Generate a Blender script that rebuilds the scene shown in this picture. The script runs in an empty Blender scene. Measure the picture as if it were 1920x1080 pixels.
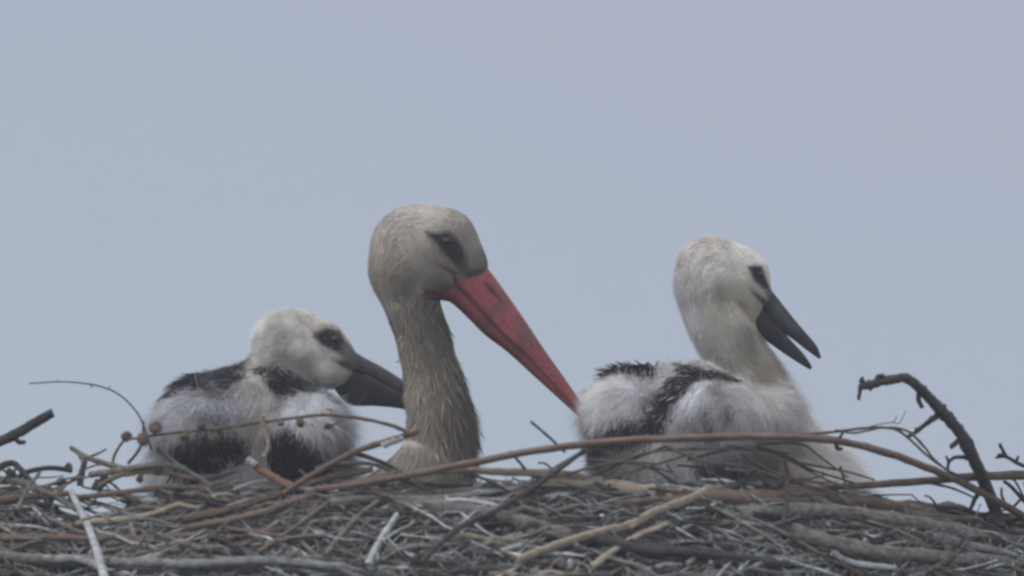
import bpy, math, random
import numpy as np
from mathutils import Vector, noise as mnoise
random.seed(7); RNG = np.random.default_rng(7)
C = bpy.context.scene.collection
sc = bpy.context.scene

# ------------------------------------------------------------------ camera
S = 0.00055            # metres per photograph pixel at the birds
D = 80.0               # long telephoto, from the ground up to a nest on a pole
PITCH = math.radians(4.0)
CAMZ = 1.7
LENS = 36 * D / (1920 * S) / math.cos(PITCH) * 1.0
cd = bpy.data.cameras.new('camera'); cam = bpy.data.objects.new('camera', cd); C.objects.link(cam)
cam.location = (0, -D, CAMZ); cam.rotation_euler = (math.radians(90) + PITCH, 0, 0)
cd.sensor_width = 36; cd.lens = LENS; cd.clip_start = 1; cd.clip_end = 6000
cd.dof.use_dof = True; cd.dof.focus_distance = D / math.cos(PITCH) - 0.05; cd.dof.aperture_fstop = 5.0
sc.camera = cam
def P(px, py, d=0.0):
    """world point that the photograph shows at pixel px,py when it stands d pixels (d*S metres) behind the adult"""
    u = (px - 960) / 1920 * 36 / LENS; v = (540 - py) / 1920 * 36 / LENS
    ca, sa = math.cos(PITCH), math.sin(PITCH)
    dx, dy, dz = u, ca - v * sa, sa + v * ca
    t = (D + d * S) / dy
    return np.array([dx * t, d * S, CAMZ + dz * t])

# ------------------------------------------------------------------ sky and light
SUN_EL, SUN_AZ = math.radians(42), math.radians(-118)      # to the left and a little behind the camera, behind cloud
w = bpy.data.worlds.new('World'); sc.world = w; w.use_nodes = True
N, L = w.node_tree.nodes, w.node_tree.links; N.clear()
out = N.new('ShaderNodeOutputWorld'); bg = N.new('ShaderNodeBackground'); bg.inputs[1].default_value = 0.1
sky = N.new('ShaderNodeTexSky'); sky.sky_type = 'NISHITA'; sky.sun_disc = False
sky.sun_elevation = SUN_EL; sky.sun_rotation = SUN_AZ; sky.dust_density = 4
tc = N.new('ShaderNodeTexCoord'); nz = N.new('ShaderNodeTexNoise'); nz.inputs['Scale'].default_value = 26; nz.inputs['Detail'].default_value = 2
sep = N.new('ShaderNodeSeparateXYZ'); mr = N.new('ShaderNodeMapRange')
mr.inputs[1].default_value = math.sin(math.radians(3.5)); mr.inputs[2].default_value = math.sin(math.radians(4.45))
ad = N.new('ShaderNodeMath'); ad.operation = 'MULTIPLY_ADD'; ad.inputs[1].default_value = 1.0; 
sb = N.new('ShaderNodeMath'); sb.operation = 'SUBTRACT'; sb.inputs[1].default_value = 0.5
rp = N.new('ShaderNodeValToRGB'); e = rp.color_ramp.elements
K = 10.35
def lin(c): return tuple(((x/255)/12.92 if x/255 <= .04045 else ((x/255+.055)/1.055)**2.4) for x in c)
e[0].position = 0.0; e[0].color = (*lin((178, 188, 198)), 1)
e[1].position = 1.0; e[1].color = (*lin((173, 176, 199)), 1)
m_ = rp.color_ramp.elements.new(0.6); m_.color = (*lin((170, 181, 198)), 1)
L.new(tc.outputs['Generated'], nz.inputs['Vector']); L.new(tc.outputs['Generated'], sep.inputs[0])
L.new(sep.outputs[2], mr.inputs[0]); L.new(nz.outputs[0], sb.inputs[0]); L.new(sb.outputs[0], ad.inputs[0]); L.new(mr.outputs[0], ad.inputs[2])
L.new(ad.outputs[0], rp.inputs[0])
# cloud deck grows brighter overhead
mz = N.new('ShaderNodeMapRange'); mz.inputs[1].default_value = 0.08; mz.inputs[2].default_value = 1.0; mz.inputs[3].default_value = K; mz.inputs[4].default_value = K * 2.9
L.new(sep.outputs[2], mz.inputs[0])
vm = N.new('ShaderNodeVectorMath'); vm.operation = 'SCALE'; L.new(mz.outputs[0], vm.inputs['Scale'])
wf = N.new('ShaderNodeMapRange'); wf.inputs[1].default_value = 0.08; wf.inputs[2].default_value = 0.45; wf.inputs[4].default_value = .95; L.new(sep.outputs[2], wf.inputs[0])
wc = N.new('ShaderNodeMixRGB'); wc.inputs[2].default_value = (.445, .455, .465, 1); L.new(wf.outputs[0], wc.inputs[0]); L.new(rp.outputs[0], wc.inputs[1]); L.new(wc.outputs[0], vm.inputs[0])
mx = N.new('ShaderNodeMixRGB'); mx.inputs[0].default_value = 0.94
L.new(sky.outputs[0], mx.inputs[1]); L.new(vm.outputs[0], mx.inputs[2]); L.new(mx.outputs[0], bg.inputs[0]); L.new(bg.outputs[0], out.inputs[0])
sd = bpy.data.lights.new('sun', 'SUN'); sd.energy = 1.15; sd.angle = math.radians(25); sd.color = (1, .95, .88)
so = bpy.data.objects.new('sun', sd); C.objects.link(so); so.location = (0, 0, 60)
sdir = Vector((math.sin(SUN_AZ) * math.cos(SUN_EL), math.cos(SUN_AZ) * math.cos(SUN_EL), math.sin(SUN_EL)))
so.rotation_euler = sdir.to_track_quat('Z', 'Y').to_euler()
sc.view_settings.view_transform = 'Standard'; sc.view_settings.look = 'None'; sc.view_settings.gamma = 1
sc.view_settings.exposure = 0.0
sc.render.engine = 'CYCLES'; sc.cycles.filter_width = 2.8
sc.cycles.max_bounces = 6; sc.cycles.transparent_max_bounces = 8

# ------------------------------------------------------------------ helpers
def tag(o, label=None, cat=None, group=None, kind=None):
    for k, v in (('label', label), ('category', cat), ('group', group), ('kind', kind)):
        if v: o[k] = v
    return o
def empty(name, loc):
    o = bpy.data.objects.new(name, None); o.location = loc; o.empty_display_size = .05; C.objects.link(o); return o
def mesh(name, V, F, mat, parent=None, origin=(0, 0, 0), col=None, nrm=None, smooth=True):
    """V world coordinates; the object's own origin is put at `origin` (children sit at their parent's origin)"""
    V = np.asarray(V, float); o3 = np.asarray(origin, float)
    me = bpy.data.meshes.new(name)
    F = np.asarray(F, np.int64)
    me.vertices.add(len(V)); me.vertices.foreach_set('co', (V - o3).ravel())
    k = F.shape[1]; me.loops.add(F.size); me.loops.foreach_set('vertex_index', F.ravel())
    me.polygons.add(len(F)); me.polygons.foreach_set('loop_start', np.arange(0, F.size, k)); me.polygons.foreach_set('loop_total', np.full(len(F), k))
    me.update(calc_edges=True); me.validate()
    if smooth: me.polygons.foreach_set('use_smooth', np.ones(len(me.polygons), bool))
    if col is not None:
        a = me.color_attributes.new('tint', 'FLOAT_COLOR', 'POINT')
        a.data.foreach_set('color', np.hstack([col, np.ones((len(col), 1))]).astype(np.float32).ravel())
    if nrm is not None: me.normals_split_custom_set_from_vertices([tuple(n) for n in nrm])
    me.materials.append(mat)
    o = bpy.data.objects.new(name, me); C.objects.link(o)
    if parent is None: o.location = o3
    else: o.parent = parent
    return o

def material(name, rough=.8, col=None, attr=False, noise=None, bump=0.0, bscale=300, spec=.3, transl=0.0, sheen=0):
    m = bpy.data.materials.new(name); m.use_nodes = True
    n, l = m.node_tree.nodes, m.node_tree.links
    b = n['Principled BSDF']; b.inputs['Roughness'].default_value = rough; b.inputs['Specular IOR Level'].default_value = spec
    t = n.new('ShaderNodeTexCoord'); src = None
    if attr:
        a = n.new('ShaderNodeAttribute'); a.attribute_name = 'tint'; src = a.outputs['Color']
    if noise:       # (scale, stretch, dark colour, light colour, amount)
        s, st, c0, c1 = noise
        mp = n.new('ShaderNodeMapping'); mp.inputs['Scale'].default_value = st; l.new(t.outputs['Object'], mp.inputs[0])
        x = n.new('ShaderNodeTexNoise'); x.inputs['Scale'].default_value = s; x.inputs['Detail'].default_value = 6; x.inputs['Roughness'].default_value = .65
        l.new(mp.outputs[0], x.inputs['Vector'])
        r = n.new('ShaderNodeValToRGB'); r.color_ramp.elements[0].position = .33; r.color_ramp.elements[1].position = .68
        r.color_ramp.elements[0].color = (*c0, 1); r.color_ramp.elements[1].color = (*c1, 1); l.new(x.outputs[0], r.inputs[0])
        if src is not None:
            mm = n.new('ShaderNodeMixRGB'); mm.blend_type = 'MULTIPLY'; mm.inputs[0].default_value = 1
            l.new(src, mm.inputs[1]); l.new(r.outputs[0], mm.inputs[2]); src = mm.outputs[0]
        else: src = r.outputs[0]
    if src is not None: l.new(src, b.inputs['Base Color'])
    elif col: b.inputs['Base Color'].default_value = (*col, 1)
    if bump:
        x2 = n.new('ShaderNodeTexNoise'); x2.inputs['Scale'].default_value = bscale; x2.inputs['Detail'].default_value = 4; l.new(t.outputs['Object'], x2.inputs['Vector'])
        bp = n.new('ShaderNodeBump'); bp.inputs['Strength'].default_value = bump; bp.inputs['Distance'].default_value = .002
        l.new(x2.outputs[0], bp.inputs['Height']); l.new(bp.outputs[0], b.inputs['Normal'])
    if transl:
        tr = n.new('ShaderNodeBsdfTranslucent'); mixs = n.new('ShaderNodeMixShader'); mixs.inputs[0].default_value = transl
        if src is not None: l.new(src, tr.inputs[0])
        l.new(b.outputs[0], mixs.inputs[1]); l.new(tr.outputs[0], mixs.inputs[2]); l.new(mixs.outputs[0], n['Material Output'].inputs[0])
    return m

def smooth_noise(Pn, freq, seed, oct=3):
    r = np.random.default_rng(seed); out = np.zeros(len(Pn)); amp = 1; tot = 0
    for o in range(oct):
        for k in range(5):
            d = r.normal(size=3); d /= np.linalg.norm(d)
            out += amp * np.sin(Pn @ d * freq * (0.7 + .6 * r.random()) + r.random() * 6.28) / 2.2
        tot += amp; amp *= .55; freq *= 2.1
    return out / tot

# ------------------------------------------------------------------ smooth bodies (distance field -> surface nets), in photo pixels: x right, y away, z = -py
def ell(cx, py, cy, rx, rz, ry, ang=0):
    a = math.radians(ang); ca, sa = math.cos(a), math.sin(a)
    def f(p):
        x, y, z = p[:, 0] - cx, p[:, 1] - cy, p[:, 2] + py
        u = x * ca + z * sa; v = -x * sa + z * ca
        k0 = np.sqrt((u / rx) ** 2 + (y / ry) ** 2 + (v / rz) ** 2) + 1e-9
        k1 = np.sqrt((u / rx ** 2) ** 2 + (y / ry ** 2) ** 2 + (v / rz ** 2) ** 2) + 1e-9
        return k0 * (k0 - 1) / k1
    return f
def cap(x0, p0, y0, r0, x1, p1, y1, r1, fy=1.0):
    A = np.array([x0, y0, -p0], float); B = np.array([x1, y1, -p1], float); d = B - A; dd = d @ d
    def f(p):
        t = np.clip(((p - A) @ d) / dd, 0, 1); q = p - (A + t[:, None] * d); q = q * [1, 1 / fy, 1]
        return np.linalg.norm(q, axis=1) - (r0 + t * (r1 - r0))
    return f
def chain(pts, fy=1.0):
    q = resample(np.array(pts, float), 6); cs = [cap(*a, *b, fy=fy) for a, b in zip(q[:-1], q[1:])]
    def f(p):
        d = cs[0](p)
        for c in cs[1:]: d = np.minimum(d, c(p))
        return d
    return [f]
def field(prims, k=14.0, disp=None):
    def f(p):
        d = prims[0](p)
        for g in prims[1:]:
            e_ = g(p); h = np.clip(.5 + .5 * (e_ - d) / k, 0, 1); d = e_ * (1 - h) + d * h - k * h * (1 - h)
        if disp: d = d + disp(p)
        return d
    return f
def nets(f, lo, hi, h):
    ax = [np.arange(a, b + h, h) for a, b in zip(lo, hi)]
    G = np.stack(np.meshgrid(*ax, indexing='ij'), -1); sh = G.shape[:3]
    v = f(G.reshape(-1, 3)).reshape(sh); s = v < 0
    n = [k - 1 for k in sh]
    acc = np.zeros((*n, 3)); cnt = np.zeros(n)
    off = [(i, j, k) for i in (0, 1) for j in (0, 1) for k in (0, 1)]
    for a in off:
        for axis in range(3):
            if a[axis]: continue
            b = list(a); b[axis] = 1
            sa = tuple(slice(a[q], a[q] + n[q]) for q in range(3)); sb_ = tuple(slice(b[q], b[q] + n[q]) for q in range(3))
            va, vb = v[sa], v[sb_]; m = (s[sa] != s[sb_])
            t = np.where(m, va / np.where(m, va - vb, 1), 0)
            pt = np.zeros((*n, 3)) + np.array(a); pt[..., axis] += t
            acc += pt * m[..., None]; cnt += m
    act = cnt > 0; idx = -np.ones(n, int); idx[act] = np.arange(act.sum())
    ii = np.argwhere(act); V = np.array(lo) + (ii + acc[act] / cnt[act][:, None]) * h
    Fs = []
    for axis in range(3):
        u_, w_ = [(1, 2), (2, 0), (0, 1)][axis]
        sl0 = [slice(1, k - 1) for k in sh]; sl0[axis] = slice(0, sh[axis] - 1); sl1 = list(sl0); sl1[axis] = slice(1, sh[axis])
        A, B = s[tuple(sl0)], s[tuple(sl1)]; e_ = np.argwhere(A != B)
        if not len(e_): continue
        flip = A[tuple(e_.T)]
        base = e_.copy(); base[:, [q for q in range(3) if q != axis]] += 1
        def cell(du, dw):
            c = base.copy(); c[:, u_] += du; c[:, w_] += dw; return idx[tuple(c.T)]
        q = np.stack([cell(-1, -1), cell(0, -1), cell(0, 0), cell(-1, 0)], 1)
        q[~flip] = q[~flip][:, ::-1]; Fs.append(q)
    F = np.vstack(Fs); F = F[(F >= 0).all(1)]
    return V, F
def grad(f, p, h=2.0):
    g = np.stack([f(p + d) - f(p - d) for d in np.eye(3) * h], 1); return g / (np.linalg.norm(g, axis=1, keepdims=True) + 1e-9)

def poly_dist(x, z, poly):
    """signed distance (negative inside) in the bird's side plane; poly in photo pixels"""
    q = np.array(poly, float); n = len(q); best = np.full(len(x), 1e9); ins = np.zeros(len(x), bool)
    for i in range(n):
        a, b = q[i], q[(i + 1) % n]; d = b - a
        t = np.clip(((x - a[0]) * d[0] + (z - a[1]) * d[1]) / (d @ d + 1e-9), 0, 1)
        best = np.minimum(best, np.hypot(x - a[0] - t * d[0], z - a[1] - t * d[1]))
        c = ((a[1] > z) != (b[1] > z)) & (x < (b[0] - a[0]) * (z - a[1]) / (b[1] - a[1] + 1e-9) + a[0]); ins ^= c
    return np.where(ins, -best, best)
def idw(x, z, pts, p=3.0):
    pts = np.array(pts, float); w_ = 1 / ((x[:, None] - pts[:, 0]) ** 2 + (z[:, None] - pts[:, 1]) ** 2 + 60) ** (p / 2)
    w_ /= w_.sum(1, keepdims=True); return w_ @ pts[:, 2:]

class Bird:
    gain = np.array([1.0, 1.0, 1.0]); mott = .14; dark = None
    def __init__(self, prims, k, lo, hi, h, Y0, flow, tone, patches, disp=None):
        self.f = field(prims, k, disp); self.V, self.F = nets(self.f, lo, hi, h)
        self.Y0, self.flow, self.tone, self.patches = Y0, flow, tone, patches
        c = P(960, 540, Y0); self.c = c; self.sc = S * (D + Y0 * S) / D
    def W(self, p):         # photo pixels -> world
        p = np.asarray(p, float); return np.stack([self.c[0] + (p[:, 0] - 960) * self.sc, self.c[1] + p[:, 1] * self.sc, self.c[2] + (p[:, 2] + 540) * self.sc], 1)
    def color(self, p, nrm, soft=5.0, jit=0.0):
        x = p[:, 0]; z = -p[:, 2]
        if jit: x = x + RNG.normal(size=len(x)) * jit; z = z + RNG.normal(size=len(x)) * jit
        c = idw(x, z, self.tone); wob = smooth_noise(p, .05, 5) * 5
        for pt in self.patches:
            poly, col = pt[0], pt[1]; sf = pt[2] if len(pt) > 2 else soft
            near = pt[3] if len(pt) > 3 else None
            d = poly_dist(x, z, poly) + wob * (sf > 3)
            m = np.clip(.5 - d / (2 * sf), 0, 1)
            if near == 'near': m = m * (nrm[:, 1] < .15)
            c = c * (1 - m[:, None]) + np.array(col) * m[:, None]
        c = c * (1 + self.mott * smooth_noise(p, .045, 61) + self.mott * .8 * smooth_noise(p, .15, 62))[:, None]
        if self.dark:
            inb = np.clip(((x < self.bx[1]) & (z > self.bx[0])).astype(float), 0, 1)
            m = np.clip((smooth_noise(p * [1, .7, .6], .055, 71) + .35 * smooth_noise(p, .2, 72) - self.mth) * 2.4, 0, .75) * inb
            c = c * (1 - m[:, None]) + np.array([.10, .098, .10]) * m[:, None]
        return np.clip(c * self.gain, 0, .93)
    def body(self, name, mat, parent, origin):
        n = grad(self.f, self.V); return mesh(name, self.W(self.V), self.F, mat, parent, origin, col=self.color(self.V, n))
    def sample(self, count, region=None, front=.0):
        V, F = self.V, self.F; T = np.vstack([F[:, [0, 1, 2]], F[:, [0, 2, 3]]])
        a, b, c = V[T[:, 0]], V[T[:, 1]], V[T[:, 2]]; ar = np.linalg.norm(np.cross(b - a, c - a), axis=1)
        if region is not None:
            m = (a + b + c) / 3; ar = ar * (poly_dist(m[:, 0], -m[:, 2], region) < 0)
        nn = np.cross(b - a, c - a); nn /= np.linalg.norm(nn, axis=1, keepdims=True) + 1e-9
        ar = ar * np.where(nn[:, 1] > .3, .35, 1)           # the far side needs fewer
        t = RNG.choice(len(T), count, p=ar / ar.sum()); u, v = RNG.random(count), RNG.random(count); m = u + v > 1; u[m], v[m] = 1 - u[m], 1 - v[m]
        p = a[t] + u[:, None] * (b[t] - a[t]) + v[:, None] * (c[t] - a[t])
        return p, grad(self.f, p)
    def strands(self, count, region=None, wid=1.0, lenk=1.0, liftk=1.0, wild=.25, clump=.35, cfreq=.06, seg=3, tonevar=.12, jit=3.0, flowdir=None, col=None, nmix=.75, droop=0.0, tip=0.12, gain=1.0):
        p, n = self.sample(count, region); fl = idw(p[:, 0], -p[:, 2], self.flow)
        d = np.stack([fl[:, 0], np.zeros(count), -fl[:, 1]], 1)
        if flowdir is not None: d[:] = flowdir
        cl = np.stack([smooth_noise(p, cfreq, s) for s in (11, 12, 13)], 1)
        d /= np.linalg.norm(d, axis=1, keepdims=True) + 1e-9
        d = d + clump * cl + wild * RNG.normal(size=(count, 3))
        d -= (d * n).sum(1, keepdims=True) * n; d /= np.linalg.norm(d, axis=1, keepdims=True) + 1e-9
        ln = fl[:, 2] * lenk * (0.55 + .9 * RNG.random(count))
        if col is None and self.dark:
            dm = np.min([poly_dist(p[:, 0], -p[:, 2], q) for q in self.dark], 0); ln = ln * np.clip(.35 + np.maximum(dm, 0) / 28, .5, 1)
        lift = np.clip(fl[:, 3] * liftk * (.5 + RNG.random(count)), 0, 1.3)
        e = d * np.cos(lift)[:, None] + n * np.sin(lift)[:, None]
        bendto = d * .9 + n * .1 + np.array([0, 0, -1]) * (.15 + droop)
        side = np.cross(e, n); side /= np.linalg.norm(side, axis=1, keepdims=True) + 1e-9
        rr = RNG.normal(size=(count, 3)); side = side + .5 * rr * (1 - nmix); side /= np.linalg.norm(side, axis=1, keepdims=True)
        wd = wid * (.6 + .8 * RNG.random(count))
        rows = []; pos = p - n * 1.2; prof = [0.7, 1.0, .75, tip] if seg == 3 else [.6, 1, 1, .7, tip]
        dirc = e.copy()
        for i in range(seg + 1):
            rows.append(pos - side * (wd * prof[i] / 2)[:, None]); rows.append(pos + side * (wd * prof[i] / 2)[:, None])
            pos = pos + dirc * (ln / seg)[:, None]; dirc = dirc * .72 + bendto * .28; dirc /= np.linalg.norm(dirc, axis=1, keepdims=True)
        k = 2 * (seg + 1); V = np.stack(rows, 1).reshape(-1, 3)
        base = np.arange(count)[:, None] * k
        F = np.concatenate([base + np.array([2 * i, 2 * i + 1, 2 * i + 3, 2 * i + 2]) for i in range(seg)], 0)
        if col is None: c = self.color(p, n, jit=jit)
        else: c = np.tile(np.array(col, float), (count, 1))
        c = c * (1 + tonevar * RNG.normal(size=(count, 1))) * (1 + .06 * cl[:, :1])
        c = np.repeat(np.clip(c * gain, .005, .93), k, 0)
        fn = np.cross(side, e); fn *= np.sign((fn * n).sum(1, keepdims=True)); nn = n * nmix + fn * (1 - nmix) + .12 * RNG.normal(size=(count, 3)); nn /= np.linalg.norm(nn, axis=1, keepdims=True)
        return V, F, c, np.repeat(nn, k, 0)
    def plume(self, name, mat, parent, origin, layers):
        Vs, Fs, Cs, Ns = [], [], [], []; o = 0
        for kw in layers:
            V, F, c, n = self.strands(**kw); Vs.append(V); Fs.append(F + o); Cs.append(c); Ns.append(n); o += len(V)
        return mesh(name, self.W(np.vstack(Vs)), np.vstack(Fs), mat, parent, origin, col=np.vstack(Cs), nrm=np.vstack(Ns))
    def loft(self, name, mat, parent, origin, st, yc=0.0, ns=10, side='upper', colf=None):
        """mandible: stations (ridge x, ridge py, mouth x, mouth py, half width)"""
        V = []; 
        st = resample(np.array(st, float), 3)
        for (rx, rp_, mx_, mp, hw) in st:
            for j in range(ns):
                a = math.pi * j / (ns - 1); cy = math.cos(a) * hw; h = math.sin(a) ** .75
                V.append((mx_ + (rx - mx_) * h, yc + cy, -(mp + (rp_ - mp) * h)))
        V = np.array(V); n = len(st); F = []
        for i in range(n - 1):
            for j in range(ns):
                j2 = (j + 1) % ns; F.append((i * ns + j, i * ns + j2, (i + 1) * ns + j2, (i + 1) * ns + j))
        # end caps as quads fans
        for i in (0, n - 1):
            for j in range(0, ns // 2 - 1): F.append((i * ns + j, i * ns + j + 1, i * ns + ns - 2 - j, i * ns + ns - 1 - j))
        c = colf(V) if colf else None
        return mesh(name, self.W(V), F, mat, parent, origin, col=c)
def resample(q, k):
    """Catmull-Rom through rows of q, k steps per span"""
    out = []; n = len(q)
    for i in range(n - 1):
        p0, p1, p2, p3 = q[max(i - 1, 0)], q[i], q[i + 1], q[min(i + 2, n - 1)]
        for t in np.arange(k) / k:
            out.append(.5 * ((2 * p1) + (p2 - p0) * t + (2 * p0 - 5 * p1 + 4 * p2 - p3) * t * t + (3 * p1 - p0 - 3 * p2 + p3) * t ** 3))
    out.append(q[-1]); return np.array(out)
def tube(pts, rad, ns=7, rough=0.0, seed=0, squash=1.0):
    pts = np.asarray(pts, float); n = len(pts); T = np.gradient(pts, axis=0); T /= np.linalg.norm(T, axis=1, keepdims=True) + 1e-12
    up = np.array([.13, -.8, .58]); A = np.cross(T, up); A /= np.linalg.norm(A, axis=1, keepdims=True) + 1e-9; B = np.cross(T, A)
    a = np.arange(ns) * 2 * math.pi / ns; r = np.random.default_rng(seed)
    R = np.asarray(rad)[:, None] * (1 + rough * r.normal(size=(n, ns)))
    R[:] = R * (1 + 2.2 * rough * r.normal(size=(1, ns)))
    V = pts[:, None] + A[:, None] * (R * np.cos(a))[..., None] + B[:, None] * (R * np.sin(a) * squash)[..., None]
    V = V.reshape(-1, 3); F = []
    i = np.arange(n - 1)[:, None] * ns; j = np.arange(ns)[None]; j2 = (j + 1) % ns
    F = np.stack([i + j, i + j2, i + ns + j2, i + ns + j], -1).reshape(-1, 4)
    caps = []
    for b in (0, (n - 1) * ns):
        c = [b + q for q in range(ns)]
        for q in range(1, ns - 2, 2): caps.append((c[0], c[q], c[q + 1], c[q + 2]))
        if ns % 2: caps.append((c[0], c[ns - 2], c[ns - 1], c[ns - 1]))
    caps = [x for x in caps if len(set(x)) == 4]
    return V, np.vstack([F, np.array(caps)]) if caps else F

# ------------------------------------------------------------------ materials
M = {}
M['skin'] = material('plumage_base', .95, attr=True, spec=.1)
M['down'] = material('down_and_feather', .9, attr=True, spec=.12, transl=.3)
M['red_bill'] = material('red_bill_horn', .55, attr=True, noise=(260, (1, 1, 1), (.72, .72, .72), (1.1, 1.1, 1.1)), bump=.25, bscale=260, spec=.25)
M['dark_bill'] = material('dark_bill_horn', .48, attr=True, noise=(220, (1, 1, 1), (.75, .75, .75), (1.15, 1.15, 1.15)), bump=.15, bscale=260, spec=.3)
M['eye'] = material('dark_eye', .1, col=(.010, .009, .010), spec=.5)
def bark(name, c0, c1, sc_=170): return material(name, .85, noise=(sc_ * 1.5, (.25, 1, 1), c0, c1), bump=.7, bscale=420, spec=.15)
M['grey'] = bark('grey_bark', (.06, .056, .052), (.25, .24, .225))
M['dark'] = bark('dark_bark', (.028, .026, .03), (.085, .078, .078))
M['red'] = bark('red_brown_cane', (.12, .082, .07), (.215, .165, .142), 120)
M['brown'] = bark('brown_twig', (.08, .06, .048), (.20, .15, .12))
M['tan'] = bark('tan_peeled_wood', (.20, .165, .13), (.42, .36, .30), 140)
M['pale'] = bark('bleached_wood', (.24, .25, .27), (.55, .57, .60), 110)
M['stub'] = bark('ruddy_stub', (.16, .09, .07), (.3, .2, .16), 140)
M['ash'] = bark('ashen_log', (.07, .072, .075), (.33, .34, .35), 200)
M['mass'] = material('nest_twigs', .88, attr=True, noise=(150, (1, 1, 1), (.45, .45, .46), (1.35, 1.35, 1.35)), bump=.6, bscale=420, spec=.12)
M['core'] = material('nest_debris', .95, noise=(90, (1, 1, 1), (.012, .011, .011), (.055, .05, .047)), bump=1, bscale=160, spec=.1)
M['ground'] = material('field_grass', .95, noise=(.35, (1, 1, 1), (.05, .075, .025), (.10, .12, .05)), bump=0, spec=.1)
M['pole'] = material('weathered_concrete', .9, noise=(9, (1, 1, 1), (.22, .21, .2), (.36, .35, .33)), bump=.3, bscale=80)

# ------------------------------------------------------------------ setting: ground below, far outside this narrow frame
g = 3000.0; gx = np.linspace(-g, g, 25); V = [(x, y, 0) for y in gx for x in gx]; F = [(j*25+i, j*25+i+1, (j+1)*25+i+1, (j+1)*25+i) for j in range(24) for i in range(24)]
tag(mesh('ground', V, F, M['ground'], smooth=False), kind='structure')

# thin humid air between the lens and the birds
def haze():
    hw, hy0, hy1, z0, z1 = 3100, -3100, 3100, -1.0, HAZE_TOP
    V = [(x, y, z) for z in (z0, z1) for y in (hy0, hy1) for x in (-hw, hw)]
    F = [(0, 2, 3, 1), (4, 5, 7, 6), (0, 1, 5, 4), (2, 6, 7, 3), (0, 4, 6, 2), (1, 3, 7, 5)]
    m = bpy.data.materials.new('haze'); m.use_nodes = True; n = m.node_tree.nodes; n.remove(n['Principled BSDF'])
    v = n.new('ShaderNodeVolumePrincipled'); v.inputs['Density'].default_value = HAZE; v.inputs['Color'].default_value = (.86, .9, 1, 1); v.inputs['Anisotropy'].default_value = .2
    m.node_tree.links.new(v.outputs[0], n['Material Output'].inputs['Volume'])
    tag(mesh('haze', V, F, m, smooth=False), kind='stuff')
HAZE, HAZE_TOP = .00075, 8.2
if HAZE: haze()

# ------------------------------------------------------------------ nest
NC = (800.0, 0.0)                       # middle of the nest: px, depth
A1, B1 = 1180.0, 640.0                  # crest of the rim
A2, B2 = 1520.0, 1020.0                 # foot of the rim
CRX = [-900, -200, 0, 120, 200, 330, 520, 760, 1000, 1250, 1450, 1600, 1750, 1920, 2100, 2500]
CRY = [1010, 925, 905, 925, 962, 925, 920, 912, 906, 908, 918, 934, 958, 986, 1010, 1080]
def crest_py(px): return np.interp(px, CRX, CRY)
def nest_point(phi, s, lift=0.0):
    """phi 0 = towards the camera; s<0 inside the bowl, 0 crest, 1 foot of the rim"""
    a = A1 + (A2 - A1) * s; b = B1 + (B2 - B1) * s
    px = NC[0] + a * math.sin(phi); d = NC[1] - b * math.cos(phi)
    pc = float(crest_py(NC[0] + A1 * math.sin(phi))) if math.cos(phi) > 0 else 950.0 + 0 * phi
    c = P(NC[0] + A1 * math.sin(phi), pc, -B1 * abs(math.cos(phi)))
    if s >= 0: drop = 55 * s + 330 * s ** 1.35
    else: drop = 260 * (1 - (1 + s) ** 2) if s > -1 else 260
    q = P(px, 540, d); return np.array([q[0], q[1], c[2] - drop * S + lift * S])
nest_base = np.array([(NC[0] - 960) * S, 0, P(960, 1600, 0)[2]])
nest = tag(empty('stork_nest', nest_base), 'huge old nest of matted grey and brown sticks under the three birds', 'nest')
# core: rotten debris under the sticks, a lumpy dish
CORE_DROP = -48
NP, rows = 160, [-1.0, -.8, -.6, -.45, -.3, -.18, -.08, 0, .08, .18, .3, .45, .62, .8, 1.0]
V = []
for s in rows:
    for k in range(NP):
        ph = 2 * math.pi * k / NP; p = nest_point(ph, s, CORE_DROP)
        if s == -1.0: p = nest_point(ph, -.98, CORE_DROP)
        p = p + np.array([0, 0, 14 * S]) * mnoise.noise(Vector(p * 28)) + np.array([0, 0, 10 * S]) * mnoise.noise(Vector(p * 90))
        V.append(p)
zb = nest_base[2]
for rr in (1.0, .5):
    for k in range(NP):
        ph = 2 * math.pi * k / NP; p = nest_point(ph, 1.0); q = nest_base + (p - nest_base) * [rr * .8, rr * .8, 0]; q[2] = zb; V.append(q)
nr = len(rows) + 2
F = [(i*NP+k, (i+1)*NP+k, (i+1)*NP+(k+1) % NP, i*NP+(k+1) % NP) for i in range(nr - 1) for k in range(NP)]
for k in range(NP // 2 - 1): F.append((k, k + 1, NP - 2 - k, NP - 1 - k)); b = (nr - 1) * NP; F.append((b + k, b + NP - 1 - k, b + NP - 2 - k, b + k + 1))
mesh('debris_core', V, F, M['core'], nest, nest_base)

_sp = []
for _ph in np.linspace(-1.35, 1.35, 180):
    for _s in np.linspace(0, 1, 60):
        q = nest_point(_ph, _s); ca, sa = math.cos(PITCH), math.sin(PITCH); r_ = q - [0, -D, CAMZ]; f_ = r_[1] * ca + r_[2] * sa; v_ = -r_[1] * sa + r_[2] * ca
        _sp.append((960 + r_[0] / f_ * LENS / 36 * 1920, 540 - v_ / f_ * LENS / 36 * 1920, q[1] / S))
_sp = np.array(_sp)
def auto_depth(px, py, lift):
    k = np.argsort((_sp[:, 0] - px) ** 2 + 9 * (_sp[:, 1] - py) ** 2)[:6]; return _sp[k, 2].mean() - lift
TINTS = [(.19, .18, .17), (.12, .115, .11), (.06, .056, .056), (.27, .275, .28), (.18, .15, .125), (.15, .115, .095), (.30, .27, .22), (.48, .51, .55)]
TW = [.23, .22, .20, .15, .07, .03, .04, .06]
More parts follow.
